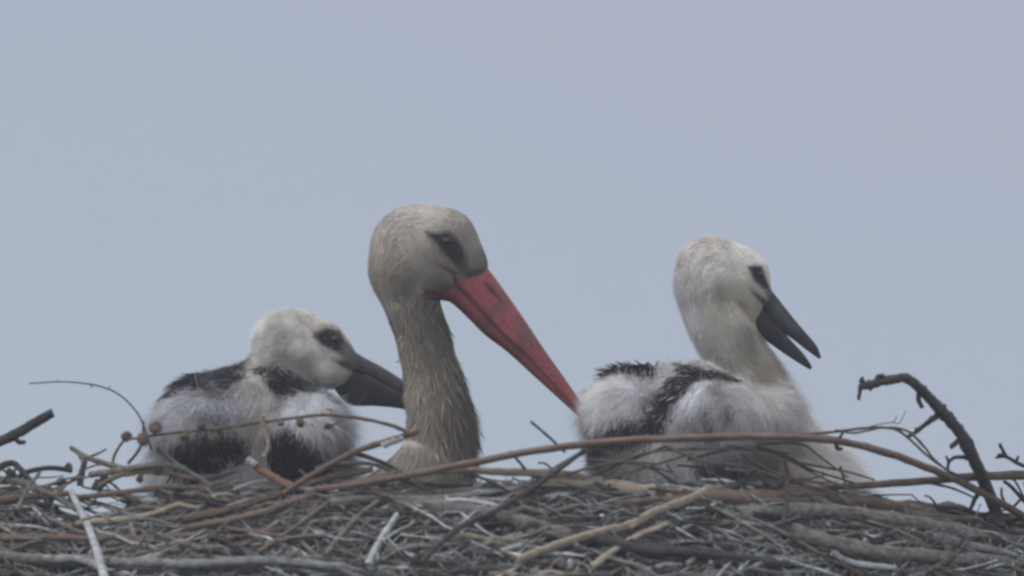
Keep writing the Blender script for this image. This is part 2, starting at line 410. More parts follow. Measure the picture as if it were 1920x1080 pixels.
def rnd_stick(phi, s, ln, r, tilt, lift, seed, bend=.12, rough=.1, step=None, follow=True):
    rg = np.random.default_rng(seed); c = nest_point(phi, s, lift)
    t = nest_point(phi + .03, s) - nest_point(phi - .03, s); t[2] *= .8; t /= np.linalg.norm(t)
    rad = nest_point(phi, s + .05) - nest_point(phi, s); rad /= np.linalg.norm(rad) + 1e-9
    d = t * math.cos(tilt) + rad * math.sin(tilt); nrm = np.cross(t, rad); 
    if nrm[2] < 0: nrm = -nrm
    n = max(4, int(ln / 30)); u = np.linspace(-.5, .5, n)
    b1, b2 = rg.normal() * bend, rg.normal() * bend * .5
    side = np.cross(d, nrm); kink = rg.normal(size=(n, 2)) * .012
    pts = c + d * (u * ln * S)[:, None] + side * ((b1 * (u ** 2 - .08) + kink[:, 0]) * ln * S)[:, None] + nrm * ((-abs(b2) * u ** 2 + kink[:, 1] + rg.normal() * .08 * u) * ln * S)[:, None]
    taper = 1 - .55 * (u + .5); R = r * S * taper * (1 + .07 * rg.normal(size=n))
    if rg.random() < .3: R[rg.integers(n)] *= 1.35
    return pts, R
# fill: everything too small and too many to single out
Vs, Fs, Cs = [], [], []; o = 0
def addm(V, F, c, axis=None):
    global o
    cc = np.tile(c, (len(V), 1)) * (1 + .1 * RNG.normal(size=(len(V), 1)))
    if axis is not None:        # droppings and bloom in patches on the upper sides, also painting in lit tops
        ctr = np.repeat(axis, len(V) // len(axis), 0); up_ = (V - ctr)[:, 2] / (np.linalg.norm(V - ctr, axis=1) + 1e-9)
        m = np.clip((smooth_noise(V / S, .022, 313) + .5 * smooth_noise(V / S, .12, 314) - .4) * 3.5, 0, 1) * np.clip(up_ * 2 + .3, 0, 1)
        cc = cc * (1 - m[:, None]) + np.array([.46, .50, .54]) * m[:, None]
    Vs.append(V); Fs.append(F + o); Cs.append(cc); o += len(V)
def left_gap(phi, s):       # the loose, airy part of the rim on the left
    x = NC[0] + A1 * math.sin(phi); return math.cos(phi) > 0 and 60 < x < 300 and s < .2
for i in range(5000):
    front = RNG.random() < .8
    phi = RNG.uniform(-1.15, 1.25) if front else RNG.uniform(-math.pi, math.pi)
    s = RNG.beta(1.0, 1.7) if RNG.random() < .9 else -RNG.random() * .5
    if left_gap(phi, s) and RNG.random() < .8: continue
    r = float(np.clip(RNG.lognormal(1.0, .55), .9, 13)); ln = float(np.clip(RNG.lognormal(4.9, .5), 40, 520))
    tilt = RNG.normal() * .25 if RNG.random() < .7 else RNG.uniform(-1.5, 1.5)
    if s > .22: tilt *= 2.0
    if abs(tilt) > .5: r = min(r, 4.5); ln = min(ln, 130)
    if s < .15: tilt *= .5
    p, R = rnd_stick(phi, s, ln, r, tilt, RNG.uniform(-40, 10), i)
    if p[:, 2].max() > 0 and front:   # nothing pokes far above the crest
        pass
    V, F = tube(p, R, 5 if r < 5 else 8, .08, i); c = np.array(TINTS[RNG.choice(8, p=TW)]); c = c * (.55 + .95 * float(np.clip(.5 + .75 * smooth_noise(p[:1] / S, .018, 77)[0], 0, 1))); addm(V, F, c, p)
for i in range(330):      # thin sticks lying across the others
    phi = RNG.uniform(-1.0, 1.1); s = RNG.uniform(.04, .75)
    if left_gap(phi, s): continue
    r = RNG.uniform(1.5, 4); ln = RNG.uniform(90, 260)
    p, R = rnd_stick(phi, s, ln, r, RNG.uniform(-.9, .9) * min(1, s * 4), RNG.uniform(2, 16), 7000 + i, bend=.2)
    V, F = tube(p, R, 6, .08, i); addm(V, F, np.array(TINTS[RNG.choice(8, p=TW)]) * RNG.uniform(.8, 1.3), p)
# short grass stalks, bark flakes, pale droppings
for i in range(2600):
    phi = RNG.uniform(-1.1, 1.2); s = RNG.beta(1, 1.5)
    if left_gap(phi, s): continue
    r = RNG.uniform(.8, 2.2); ln = RNG.uniform(20, 110)
    p, R = rnd_stick(phi, s, ln, r, RNG.uniform(-1.5, 1.5), RNG.uniform(-12, 14), 9000 + i, bend=.5)
    V, F = tube(p, R, 4, .1, i); addm(V, F, np.array([(.28, .24, .18), (.10, .09, .085), (.36, .36, .37)][i % 3]))
for i in range(620):
    phi = RNG.uniform(-1.1, 1.2); s = RNG.beta(1, 1.3)
    if left_gap(phi, s): continue
    c = nest_point(phi, s, RNG.uniform(-16, 8))
    if smooth_noise(c[None] / S, .02, 91)[0] < -.1 and RNG.random() < .8: continue
    r = float(np.clip(RNG.lognormal(1.75, .5), 2, 11)) * S
    th = np.linspace(0, math.pi, 6); ax = RNG.normal(size=3) * [1, .6, .35]; ax /= np.linalg.norm(ax)
    pts = c + ax * np.linspace(-1.6, 1.6, 6)[:, None] * r + RNG.normal(size=(6, 3)) * r * .25; V, F = tube(pts, r * np.sin(th * .86 + .2) * RNG.uniform(.5, 1), 6, .25, i, .5)
    addm(V, F, np.array([(.55, .59, .64), (.40, .43, .47), (.10, .095, .09), (.20, .175, .14)][RNG.choice(4, p=[.28, .27, .25, .2])]))
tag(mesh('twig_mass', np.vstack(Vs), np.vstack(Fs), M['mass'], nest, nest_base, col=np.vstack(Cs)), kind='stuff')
# larger sticks woven into the rim, each a part
mats = ['grey', 'grey', 'dark', 'brown', 'grey', 'grey', 'grey', 'tan']
for i in range(46):
    phi = RNG.uniform(-.8, 1.0); s = RNG.beta(1.1, 1.7) * .8 + .09
    if left_gap(phi, s): phi = RNG.uniform(0, 1)
    r = RNG.uniform(3, 7.5); p, R = rnd_stick(phi, s, RNG.uniform(160, 460), r, RNG.normal() * .11, RNG.uniform(-6, 8), 500 + i, bend=.16)
    pr = resample(np.column_stack([p, R]), 2); V, F = tube(pr[:, :3], pr[:, 3], 12, .035, i)
    mesh('stick', V, F, M[mats[i % 8]], nest, nest_base)

def px_path(pts, d):
    q = np.array([(a[0], a[1], auto_depth(a[0], a[1], d)) for a in pts], float)
    q[:, 2] = .5 * q[:, 2] + .5 * (q[0, 2] + (q[-1, 2] - q[0, 2]) * np.linspace(0, 1, len(q))) if len(q) < 4 else q[:, 2]
    return resample(q, 6)
def px_stick(pts, r0, r1, d, rough=.06, seed=1, knob=.0, ns=9, squash=1.0):
    q = px_path(pts, d); n = len(q); W = np.array([P(*a) for a in q]); t = np.linspace(0, 1, n); rg = np.random.default_rng(seed)
    W = W + rg.normal(size=(n, 3)) * .05 * min(r0, r1) * S
    R = (r0 + (r1 - r0) * t) * (1 + knob * np.clip(rg.normal(size=n) - .6, 0, 2)) * S
    return tube(W, R, ns, rough, seed, squash)
def join(parts):
    o_ = 0; V, F = [], []
    for v, f in parts: V.append(v); F.append(f + o_); o_ += len(v)
    return np.vstack(V), np.vstack(F)

# sticks one can follow but that are woven in: parts of the nest
WOVEN = [
 ('grey', [(740, 938), (830, 950), (930, 964), (1010, 985), (1070, 1003)], 14, 12, 16),
 ('grey', [(620, 945), (700, 935), (780, 938), (900, 930)], 9, 7, 16),
 ('tan', [(1000, 915), (1080, 910), (1160, 915), (1260, 930)], 14, 12, 16),
 ('brown', [(1230, 925), (1380, 935), (1500, 930), (1640, 945), (1760, 965)], 13, 9, 16),
 ('grey', [(1380, 965), (1540, 958), (1680, 975), (1820, 1000), (1930, 1015)], 15, 11, 16),
 ('grey', [(1480, 1000), (1600, 1030), (1720, 1045), (1930, 1060)], 17, 13, 16),
 ('dark', [(1080, 1000), (1200, 1030), (1330, 1040), (1480, 1060)], 12, 9, 16),
 ('ash', [(200, 1053), (350, 1060), (500, 1053), (650, 1066)], 12, 10, 16),
 ('grey', [(-20, 1040), (90, 1050), (210, 1052)], 10, 12, 16),
 ('brown', [(340, 975), (430, 955), (545, 920), (620, 895), (700, 880)], 8, 6, 16),
 ('red', [(350, 992), (480, 965), (600, 925), (740, 890)], 7, 7, 16),
 ('brown', [(480, 1040), (560, 985), (620, 940), (660, 920)], 5, 4, 16),
 ('brown', [(0, 1010), (100, 1008), (240, 1012), (400, 1000)], 6, 5, 16),
 ('brown', [(130, 935), (220, 925), (320, 913), (400, 918)], 5, 5, 16),
 ('grey', [(170, 890), (240, 880), (300, 872), (345, 880), (400, 915)], 6, 4, 16),
 ('brown', [(180, 915), (230, 890), (300, 885), (370, 900)], 5, 4, 16),
 ('grey', [(295, 840), (330, 870), (380, 910), (415, 945)], 4.5, 3, 16),
 ('grey', [(80, 965), (130, 990), (190, 1010)], 5, 3, 16),
 ('tan', [(180, 995), (230, 1035), (260, 1060)], 4, 3, 16),
 ('brown', [(420, 990), (490, 1000), (560, 1010)], 4, 3, 16),
 ('grey', [(235, 1058), (300, 1000), (360, 950)], 4, 3, 16),
 ('grey', [(560, 880), (600, 915), (660, 965), (720, 1000)], 3.2, 2.5, 16),
 ('grey', [(610, 1042), (630, 1015), (670, 970), (715, 935)], 5.5, 4, 16),
 ('pale', [(690, 1060), (712, 1015), (745, 965)], 7, 5, 16),
 ('grey', [(590, 878), (680, 868), (740, 885), (800, 920)], 4, 3, 16),
 ('dark', [(650, 845), (720, 868), (780, 905), (840, 935)], 4.5, 3.5, 16),
 ('brown', [(1560, 1010), (1640, 995), (1760, 985)], 6, 4, 16),
 ('pale', [(1560, 1035), (1600, 1055), (1680, 1065)], 6, 5, 16),
 ('grey', [(1690, 965), (1790, 975), (1930, 1005)], 12, 10, 16),
 ('brown', [(1640, 940), (1720, 955), (1840, 985), (1930, 990)], 7, 5, 16),
 ('tan', [(1110, 1065), (1180, 1015), (1250, 985)], 6, 5, 16),
 ('grey', [(1240, 935), (1320, 948), (1440, 985), (1540, 1040)], 6, 4, 16),
 ('pale', [(780, 950), (860, 938), (940, 950)], 5, 4, 16),
 ('red', [(1150, 945), (1260, 935), (1400, 940), (1520, 938)], 6, 5, 16),
 ('dark', [(-10, 880), (25, 868), (60, 905), (90, 940)], 6, 4, 16),
 ('grey', [(-10, 900), (40, 905), (100, 930), (150, 960)], 7, 5, 16),
 ('brown', [(-10, 940), (60, 930), (140, 925)], 7, 5, 16),
 ('grey', [(30, 960), (50, 920), (75, 885)], 4, 3, 16),
 ('grey', [(210, 880), (216, 850), (240, 815)], 3, 2, 16),
 ('dark', [(240, 870), (265, 835), (270, 790)], 2.6, 1.6, 16),
 ('dark', [(150, 910), (155, 880), (160, 865)], 6, 4, 16),
 ('grey', [(1400, 885), (1480, 900), (1560, 930), (1600, 955)], 4, 3, 16),
]
for i, (m, pts, r0, r1, d) in enumerate(WOVEN):
    V, F = px_stick(pts, r0, r1, d, .08, 40 + i, knob=.12, ns=10); mesh('stick', V, F, M[m], nest, nest_base)
for k in range(34):
    bx, by = RNG.uniform(-10, 330), RNG.uniform(885, 960)
    if k > 22: bx, by = RNG.uniform(330, 1000), RNG.uniform(950, 1060)
    if 130 < bx < 290 and by > 915: continue
    br = RNG.uniform(6, 12); a = np.linspace(-1, 1, 8); c = P(bx, by, auto_depth(bx, by, 14)); ax = RNG.normal(size=3); ax /= np.linalg.norm(ax)
    V, F = tube(c + ax * (a * br * S)[:, None], np.maximum(np.sqrt(1 - a ** 2), .12) * br * .9 * S, 8, .14, k); mesh('dry_bud', V, F, M['dark' if k % 3 else 'brown'], nest, nest_base)
# a fan of fine twigs standing off the rim before the right-hand chick
FAN = [
 [(1250, 836), (1170, 868), (1080, 905)], [(1420, 842), (1300, 842), (1200, 852), (1110, 890)], [(1420, 838), (1480, 858), (1520, 880), (1600, 905)],
 [(1420, 832), (1500, 832), (1540, 858), (1590, 895)], [(1250, 838), (1320, 865), (1400, 875), (1480, 905)], [(1100, 862), (1180, 868), (1260, 885)],
 [(1270, 872), (1330, 880), (1380, 900)], [(1390, 850), (1440, 880), (1500, 900), (1560, 905)], [(1060, 890), (1150, 868), (1240, 870)], [(1010, 905), (1035, 880), (1085, 850)],
 [(1290, 862), (1400, 838), (1480, 852)], [(1500, 868), (1590, 885), (1640, 900)], [(1575, 875), (1585, 905)], [(1250, 870), (1270, 895)],
 [(1040, 885), (1000, 905)], [(1120, 905), (1200, 880), (1300, 850)], [(1330, 880), (1360, 910)], [(1360, 835), (1450, 850), (1540, 895), (1590, 915)],
 [(985, 880), (970, 862), (955, 845)], [(1060, 870), (1085, 855), (1130, 838)]]
for i, pts in enumerate(FAN):
    V, F = px_stick(pts, 3.0, 1.8, 26 + (i % 5) * 4, .06, 140 + i, ns=7); mesh('twig', V, F, M[['brown', 'grey', 'dark', 'brown'][i % 4]], nest, nest_base)

rt = np.random.default_rng(5)
for i in range(30):      # ragged ends standing off the top edge
    x0 = rt.uniform(-10, 1930) if i > 9 else rt.uniform(0, 330); y0 = float(crest_py(x0)) + 8; sg = rt.choice([-1, 1]); dx = rt.uniform(35, 130) * sg; dy = rt.uniform(14, 46) * (1.3 if x0 < 330 else 1)
    V, F = px_stick([(x0, y0), (x0 + dx * .4, y0 - dy * rt.uniform(.3, .7)), (x0 + dx * .75, y0 - dy * rt.uniform(.6, 1)), (x0 + dx, y0 - dy)], rt.uniform(2, 4.2), rt.uniform(1, 2), 10 + 20 * rt.random(), .08, 900 + i, .3, 7)
    mesh('twig', V, F, M[['brown', 'grey', 'dark'][i % 3]], nest, nest_base)
# ------------------------------------------------------------------ loose sticks that stand clear of the nest: things
def loose(name, label, cat, m, pts, r0, r1, d, subs=(), group=None, knob=.12, seed=1, ns=12, sub='side_twig'):
    V, F = px_stick(pts, r0, r1, d, .05, seed, knob, ns); org = V[:ns].mean(0)
    o_ = mesh(name, V, F, M[m], None, org); tag(o_, label, cat, group)
    for k, sp in enumerate(subs):
        V, F = px_stick(sp[0], sp[1], sp[2], d, .09, seed * 7 + k, .2, 8); mesh(sub, V, F, M[sp[3] if len(sp) > 3 else m], o_, org)
    return o_, org
loose('long_cane', 'long smooth red-brown cane arching over the rim in front of the right chick', 'stick', 'red',
      [(590, 918), (680, 907), (760, 893), (840, 877), (940, 857), (1060, 837), (1200, 825), (1400, 819), (1540, 823), (1610, 835), (1700, 862), (1800, 903), (1880, 945), (1950, 985)], 7, 7.5, 44,
      [([(1570, 826), (1580, 812), (1566, 806)], 3, 2, 'dark'), ([(1565, 828), (1572, 842), (1580, 840)], 4, 2, 'dark')], knob=.05, seed=3)
loose('long_stick', 'straight grey-brown stick running out to the right edge behind the knobbly branch', 'stick', 'brown',
      [(1440, 921), (1560, 913), (1660, 907), (1750, 900), (1830, 893), (1950, 890)], 6, 9, 22, [([(1740, 905), (1790, 917), (1830, 935)], 3, 2, 'dark')], knob=.07, seed=4)
loose('dead_branch', 'dark knobbly dead branch hooked over to the left at the right end of the nest', 'branch', 'dark',
      [(1875, 990), (1866, 955), (1846, 905), (1830, 868), (1803, 815), (1780, 786), (1763, 768), (1737, 740), (1714, 719), (1697, 708), (1680, 711), (1655, 714), (1630, 722), (1612, 724)], 12, 6.8, 36,
      [([(1614, 722), (1612, 735), (1610, 750)], 4, 3), ([(1616, 726), (1618, 716), (1614, 709)], 6, 5), ([(1768, 773), (1748, 786), (1728, 801), (1702, 820)], 6, 3), ([(1742, 796), (1738, 788)], 4, 3), ([(1722, 812), (1716, 802)], 3.5, 2.5), ([(1728, 733), (1722, 748), (1730, 764)], 6, 4),
       ([(1828, 864), (1808, 857), (1790, 858), (1779, 866), (1777, 882)], 5, 2.5), ([(1779, 866), (1774, 856)], 3, 2), ([(1775, 780), (1786, 774)], 5, 4), ([(1795, 805), (1806, 800)], 6, 4), ([(1806, 822), (1792, 832), (1782, 840)], 4.5, 3.5),
       ([(1650, 715), (1645, 706), (1658, 703)], 4.5, 3), ([(1840, 890), (1850, 884)], 6, 4), ([(1756, 760), (1764, 752)], 4, 3), ([(1846, 905), (1828, 935), (1818, 958)], 4, 3)], knob=.38, seed=5)
loose('snapped_branch', 'thick snapped dark branch jutting up at the left edge of the photo', 'branch', 'dark',
      [(-60, 850), (-20, 835), (25, 816), (60, 795), (99, 773)], 9, 8.5, 20, [([(25, 818), (35, 828), (48, 829)], 6, 4)], knob=.1, seed=6)
loose('arching_twig', 'hair-thin bare twig arching high to the left of the left chick', 'twig', 'dark',
      [(285, 845), (272, 805), (258, 775), (225, 741), (182, 723), (120, 716), (55, 719)], 2.0, 1.1, 6, [([(170, 721), (172, 727)], 1.4, 1), ([(205, 731), (206, 722)], 1.2, .8), ([(110, 717), (108, 711)], 1.1, .8)], knob=.1, seed=7, ns=7)
ob, org = loose('budded_twig', 'thin brown twig with round brown buds, curving across in front of the left chick', 'twig', 'brown',
      [(762, 809), (735, 798), (690, 787), (640, 780), (605, 778), (540, 785), (470, 795), (400, 805), (320, 812), (240, 824)], 4.0, 2.6, 40, [([(610, 780), (602, 773)], 1.6, 1.2), ([(615, 800), (640, 790)], 2, 1.5)], knob=.1, seed=8, ns=8)
for k, (bx, by, br) in enumerate([(237, 817, 11), (291, 801, 13), (268, 822, 12), (378, 798, 9), (346, 821, 9), (362, 823, 9), (402, 820, 10), (438, 815, 9), (527, 795, 7), (563, 792, 8), (615, 799, 9)]):
    a = np.linspace(-1, 1, 9); c = P(bx, by, auto_depth(bx, by, 46)); th = np.arccos(np.clip(a, -1, 1)); pts = c + np.array([1, 0, .15]) * (a * br * S)[:, None]
    V, F = tube(pts, np.maximum(np.sqrt(1 - a ** 2), .12) * br * (.7 + .3 * (k * 7 % 5) / 4) * S, 10, .13, k); mesh('bud', V, F, M['brown'], ob, org)
loose('spotted_stick', 'short reddish stick tip splashed white, rising to the foot of the adult neck', 'stick', 'red',
      [(530, 925), (600, 882), (655, 852), (700, 835), (745, 822), (784, 808)], 5, 6, 34, [([(715, 833), (735, 826), (755, 819)], 7.2, 6.6, 'pale')], knob=.15, seed=9, sub='dropping_splash')
loose('bleached_stick', 'grey-white bleached stick leaning steeply at the lower left', 'stick', 'pale',
      [(134, 922), (148, 950), (165, 985), (182, 1030), (200, 1095)], 6.5, 9.5, 34, knob=.1, seed=10)
loose('forked_stub', 'short grey forked stub poking up between the snapped branch and the left chick', 'stick', 'grey',
      [(133, 839), (165, 858), (208, 872), (250, 885)], 4.5, 6, 14, [([(165, 858), (185, 850), (200, 842)], 3.5, 2), ([(152, 852), (158, 870), (152, 888)], 5, 5)], knob=.15, seed=11)
loose('knobbly_twig', 'dark knobbly twig lying level under the snapped branch at far left', 'twig', 'dark',
      [(30, 900), (50, 885), (90, 877), (130, 880)], 5, 4.5, 12, [([(122, 880), (130, 872), (132, 884)], 6, 4)], knob=.3, seed=12)
loose('broken_stub', 'stubby reddish stick with a pale broken end below the left chick', 'stick', 'stub',
      [(473, 868), (495, 885), (525, 902), (548, 914)], 7, 8, 34, [([(468, 864), (473, 868), (479, 873)], 7.2, 7.4, 'pale')], knob=.1, seed=13, sub='broken_end')
loose('peeled_stick', 'pale peeled stick lying level at the foot of the adult neck', 'stick', 'tan',
      [(800, 885), (870, 882), (950, 886), (1040, 889), (1130, 902)], 5, 8, 22, knob=.1, seed=14)
loose('slanting_stick', 'thin grey stick slanting down to the left from the red cane, below the adult bill', 'stick', 'dark',
      [(1098, 843), (1060, 872), (1010, 908), (930, 958), (870, 985), (825, 1020), (790, 1056)], 4, 6, 56, knob=.1, seed=15)
loose('crooked_stick', 'crooked tan stick with a raised bend in the lower middle of the nest', 'stick', 'tan',
      [(968, 1052), (1030, 1028), (1090, 1008), (1180, 985), (1225, 962), (1290, 938), (1335, 916)], 7, 8, 30, [([(1225, 962), (1205, 975), (1180, 990)], 6, 4)], knob=.15, seed=16)
loose('bare_twig', 'short dark twig standing out against the sky between adult bill and red cane', 'twig', 'dark',
      [(1060, 848), (1040, 829), (1018, 809), (995, 790)], 2.6, 2.2, 20, knob=.05, seed=17, ns=7)
loose('upright_twig', 'dark upright twig in front of the right chick', 'twig', 'dark',
      [(1470, 985), (1475, 940), (1477, 900), (1471, 862)], 5, 3, 60, knob=.12, seed=18)
loose('hooked_twig', 'small dark crooked twig sticking out at the right edge, above the long stick', 'twig', 'dark',
      [(1950, 885), (1915, 872), (1890, 858), (1872, 853)], 4, 3, 16, [([(1885, 856), (1880, 845), (1874, 832)], 3.5, 2.5), ([(1880, 855), (1867, 858)], 3, 2), ([(1905, 866), (1910, 855)], 2.5, 1.5)], knob=.25, seed=19)
loose('branched_twig', 'dark many-forked twig low at the right edge, below the long stick', 'twig', 'dark',
      [(1950, 975), (1925, 945), (1895, 912), (1882, 903)], 5, 3, 16, [([(1915, 935), (1900, 950), (1878, 958)], 3, 2), ([(1925, 945), (1905, 905), (1892, 895)], 3, 2), ([(1900, 960), (1880, 935), (1878, 915)], 3, 2), ([(1940, 960), (1915, 975), (1895, 970)], 3, 2), ([(1930, 930), (1920, 905)], 3, 2)], knob=.25, seed=20)
loose('wispy_twig', 'fine wispy forked twig springing from the red cane towards the hooked branch', 'twig', 'brown',
      [(1440, 818), (1520, 813), (1575, 808), (1625, 802), (1672, 803), (1700, 818), (1740, 855), (1775, 880), (1810, 897)], 3, 2, 40,
      [([(1625, 802), (1650, 795), (1672, 792), (1686, 793), (1698, 770)], 1.6, .9), ([(1660, 802), (1700, 808), (1730, 835), (1752, 862), (1785, 890)], 2.2, 1.6), ([(1578, 808), (1600, 812), (1650, 803)], 2, 1.5), ([(1676, 792), (1682, 780)], 1, .8)], knob=.08, seed=21, ns=7)
loose('shred_of_bark', 'pale pinkish strip of bark hanging from the budded twig', 'bark strip', 'tan',
      [(493, 778), (494, 800), (503, 830), (500, 848), (493, 858)], 5, 3.5, 48, knob=.25, seed=22)

# ------------------------------------------------------------------ adult stork
W1, W2, W3 = (.52, .50, .49), (.44, .42, .40), (.34, .32, .295)
ad_prims = chain([(640, 1030, 60, 110), (720, 980, 40, 88), (792, 915, 0, 80), (822, 850, 0, 66), (824, 790, 0, 60), (814, 730, 0, 54), (801, 670, 0, 49), (786, 610, 0, 50), (768, 555, 0, 54), (760, 510, 0, 62)], .9) + [
    ell(640, 1040, 90, 270, 115, 170, 4), ell(792, 463, 0, 96, 80, 66, -8), ell(758, 500, 0, 64, 70, 58, 0), ell(832, 453, 0, 58, 63, 52, -50), ell(815, 522, 0, 50, 25, 40, -10), ell(863, 480, 0, 50, 42, 36, -62), ell(880, 500, 0, 36, 32, 28, -60)]
ad_flow = [(905, 470, -.5, -.85, 14, .12), (860, 410, -.9, -.4, 14, .12), (800, 385, -1, -.05, 16, .12), (740, 400, -.8, .5, 18, .14), (700, 460, -.2, 1, 20, .16), (705, 530, .25, 1, 22, .16), (740, 600, .3, 1, 22, .14),
    (850, 500, -.8, .1, 10, .1), (800, 470, -1, .1, 14, .1), (770, 520, -.6, .7, 18, .12), (810, 530, -.9, .25, 14, .1), (840, 540, -.9, .1, 10, .1),
    (800, 600, .2, 1, 26, .16), (835, 610, .25, 1, 34, .2), (770, 700, .1, 1, 30, .14), (840, 690, .25, 1, 46, .22), (870, 760, .2, 1, 52, .26), (830, 800, .05, 1, 46, .18), (780, 800, 0, 1, 34, .14), (890, 850, .1, 1, 50, .2), (740, 860, -.3, 1, 34, .15), (640, 930, -1, .3, 50, .1)]
ad_tone = [(760, 395, .54, .515, .515), (820, 390, .46, .435, .43), (700, 450, .57, .555, .55), (880, 430, .29, .27, .26), (868, 455, .26, .24, .23), (905, 490, .21, .20, .19), (850, 480, .29, .27, .255), (860, 420, .38, .36, .35), (780, 440, .49, .47, .455), (740, 480, .45, .43, .41), (780, 500, .33, .31, .29), (810, 505, .36, .34, .32), (800, 575, .20, .185, .17), (825, 590, .22, .205, .185), (720, 540, .55, .535, .52),
    (820, 530, .23, .22, .20), (770, 545, .30, .28, .26), (790, 620, .31, .29, .265), (825, 640, .24, .22, .20), (750, 640, .47, .45, .42), (770, 720, .50, .475, .445), (840, 660, .28, .26, .235), (875, 740, .20, .18, .16), (850, 790, .25, .23, .205), (785, 800, .45, .425, .395), (860, 840, .26, .24, .22), (760, 850, .45, .42, .39), (640, 930, .5, .48, .46)]
BLK = (.040, .040, .052)
ad_patch = [([(860, 470), (876, 486), (880, 512), (866, 514), (852, 495)], (.12, .115, .115), 5), ([(792, 435), (815, 441), (843, 440), (855, 451), (862, 467), (868, 482), (862, 498), (850, 490), (828, 472), (815, 459), (803, 445)], BLK, 4),
    ([(818, 499), (835, 503), (862, 514), (852, 520), (840, 514)], (.17, .06, .06), 2.5), ([(846, 512), (868, 538), (862, 548), (852, 532)], (.06, .05, .05), 2.0),
    ([(868, 512), (918, 503), (918, 515), (880, 520)], (.12, .10, .10), 2.5), ([(790, 541), (850, 555), (868, 566), (800, 556)], (.15, .055, .06), 3), ([(790, 553), (868, 566), (868, 576), (800, 566)], (.05, .04, .05), 2.5)]
AD = Bird(ad_prims, 20, (340, -190, -1170), (960, 290, -360), 6.5, 0, ad_flow, ad_tone, ad_patch)
ab = AD.W(np.array([[640, 60, -1150.]]))[0]
AD.mott = .08; AD.gain = np.array([.95, .91, .87]); adult = tag(empty('adult_stork', ab), 'grey-headed adult stork with a long red bill, in the middle between the two chicks', 'stork')
AD.body('body', M['skin'], adult, ab)
HEADR = [(670, 360), (940, 360), (935, 530), (850, 590), (870, 690), (690, 690)]
NECKR = [(700, 590), (850, 590), (960, 700), (960, 940), (640, 940)]
FRONT = [(800, 640), (835, 600), (960, 700), (960, 900), (800, 900)]
AD.plume('plumage', M['down'], adult, ab, [
    dict(count=26000, region=HEADR, wid=.8, lenk=.9, liftk=.7, wild=.10, clump=.12, cfreq=.05, tonevar=.10, jit=2.5, nmix=.95),
    dict(count=30000, region=NECKR, wid=1.0, lenk=.9, liftk=.9, wild=.14, clump=.3, cfreq=.08, tonevar=.12, jit=5, nmix=.92),
    dict(count=900, region=[(700, 560), (850, 560), (880, 720), (700, 720)], wid=2.2, lenk=.7, liftk=.7, wild=.2, clump=.2, cfreq=.14, tonevar=.1, jit=8, nmix=.92),
    dict(count=2200, region=NECKR, wid=3.4, lenk=.9, liftk=1.1, wild=.24, clump=.35, cfreq=.14, seg=4, tonevar=.13, jit=8, nmix=.88, tip=.1),
    dict(count=420, region=FRONT, wid=3.4, lenk=.95, liftk=1.3, wild=.15, clump=.3, seg=4, tonevar=.2, jit=8, nmix=.7, tip=.08),
    dict(count=5000, region=[(300, 900), (900, 900), (900, 1200), (300, 1200)], wid=4, wild=.2)])
RED = np.array([.31, .080, .102])
def redcol(V):
    x = V[:, 0]; z = -V[:, 2]; t = np.clip((x - 850) / 280, 0, 1)
    c = (RED * (1 - t[:, None]) + np.array([.30, .085, .08]) * t[:, None]) * (1 + .14 * smooth_noise(V * [1, 1, 1], .05, 3)[:, None])
    sm = np.clip(smooth_noise(V * [1, 1, .8], .09, 17) * 2 - .7, 0, .55)[:, None]; c = c * (1 - sm) + np.array([.13, .075, .075]) * sm
    nos = poly_dist(x, z, [(906, 529), (911, 530), (926, 546), (943, 569), (938, 566), (920, 549)]); c = c * (1 - .8 * np.clip(.6 - nos / 3, 0, 1)[:, None]); tq = np.interp(x, [853, 902, 940, 984, 1022, 1062, 1126], [535, 586, 628, 665, 706, 748, 813]); c = c * (1 - .45 * np.exp(-((z - tq) / 5.0) ** 2)[:, None] * np.array([.9, .7, .7]))
    return np.clip(c, 0, 1)
# ridge x, ridge py, mouth x, mouth py, half width
up = [(880, 492, 838, 512, 24), (906, 496, 853, 532, 27), (921, 511, 868, 549, 27), (950, 551, 902, 584, 23.5), (984, 600, 940, 626, 19), (1025, 662, 984, 664, 14), (1057, 707, 1022, 706, 10.5), (1086, 750, 1062, 748, 8), (1112, 790, 1098, 786, 5.5), (1130, 816, 1126, 813, 2)]
lo_ = [(800, 548, 834, 512, 16), (824, 562, 850, 527, 23), (846, 568, 866, 544, 25.5), (880, 599, 900, 579, 22.5), (909, 628, 938, 621, 18.5), (951, 660, 982, 659, 13.8), (995, 700, 1020, 702, 10), (1040, 741, 1060, 745, 7.5), (1074, 772, 1096, 783, 5), (1118, 812, 1124, 812, 2)]
def fine(st, k=5): return resample(np.array(st, float), k)
AD.loft('upper_bill', M['red_bill'], adult, ab, fine(up), ns=40, colf=redcol)
AD.loft('lower_bill', M['red_bill'], adult, ab, fine(lo_), ns=40, colf=lambda V: redcol(V) * .86)
def eye(B, x, py, y, r, parent, org_):
    th = np.linspace(0, math.pi, 9); ph = np.arange(14) * 2 * math.pi / 14; V = [(x + r * math.sin(a) * math.cos(b), y - r * math.cos(a) * .8, -(py + r * math.sin(a) * math.sin(b))) for a in th for b in ph]
    F = [(i*14+j, i*14+(j+1) % 14, (i+1)*14+(j+1) % 14, (i+1)*14+j) for i in range(8) for j in range(14)]
    mesh('eye', B.W(np.array(V)), F, M['eye'], parent, org_)
def yface(B, x, py, side=-1):
    ys = np.linspace(0, side * 200, 400); v = B.f(np.stack([np.full(400, x), ys, np.full(400, -py)], 1)); k = np.argmax(v > 0); return ys[k]
for sd_ in (-1, 1): eye(AD, 838, 457, yface(AD, 838, 457, sd_) - sd_ * 5, 9.5, adult, ab)

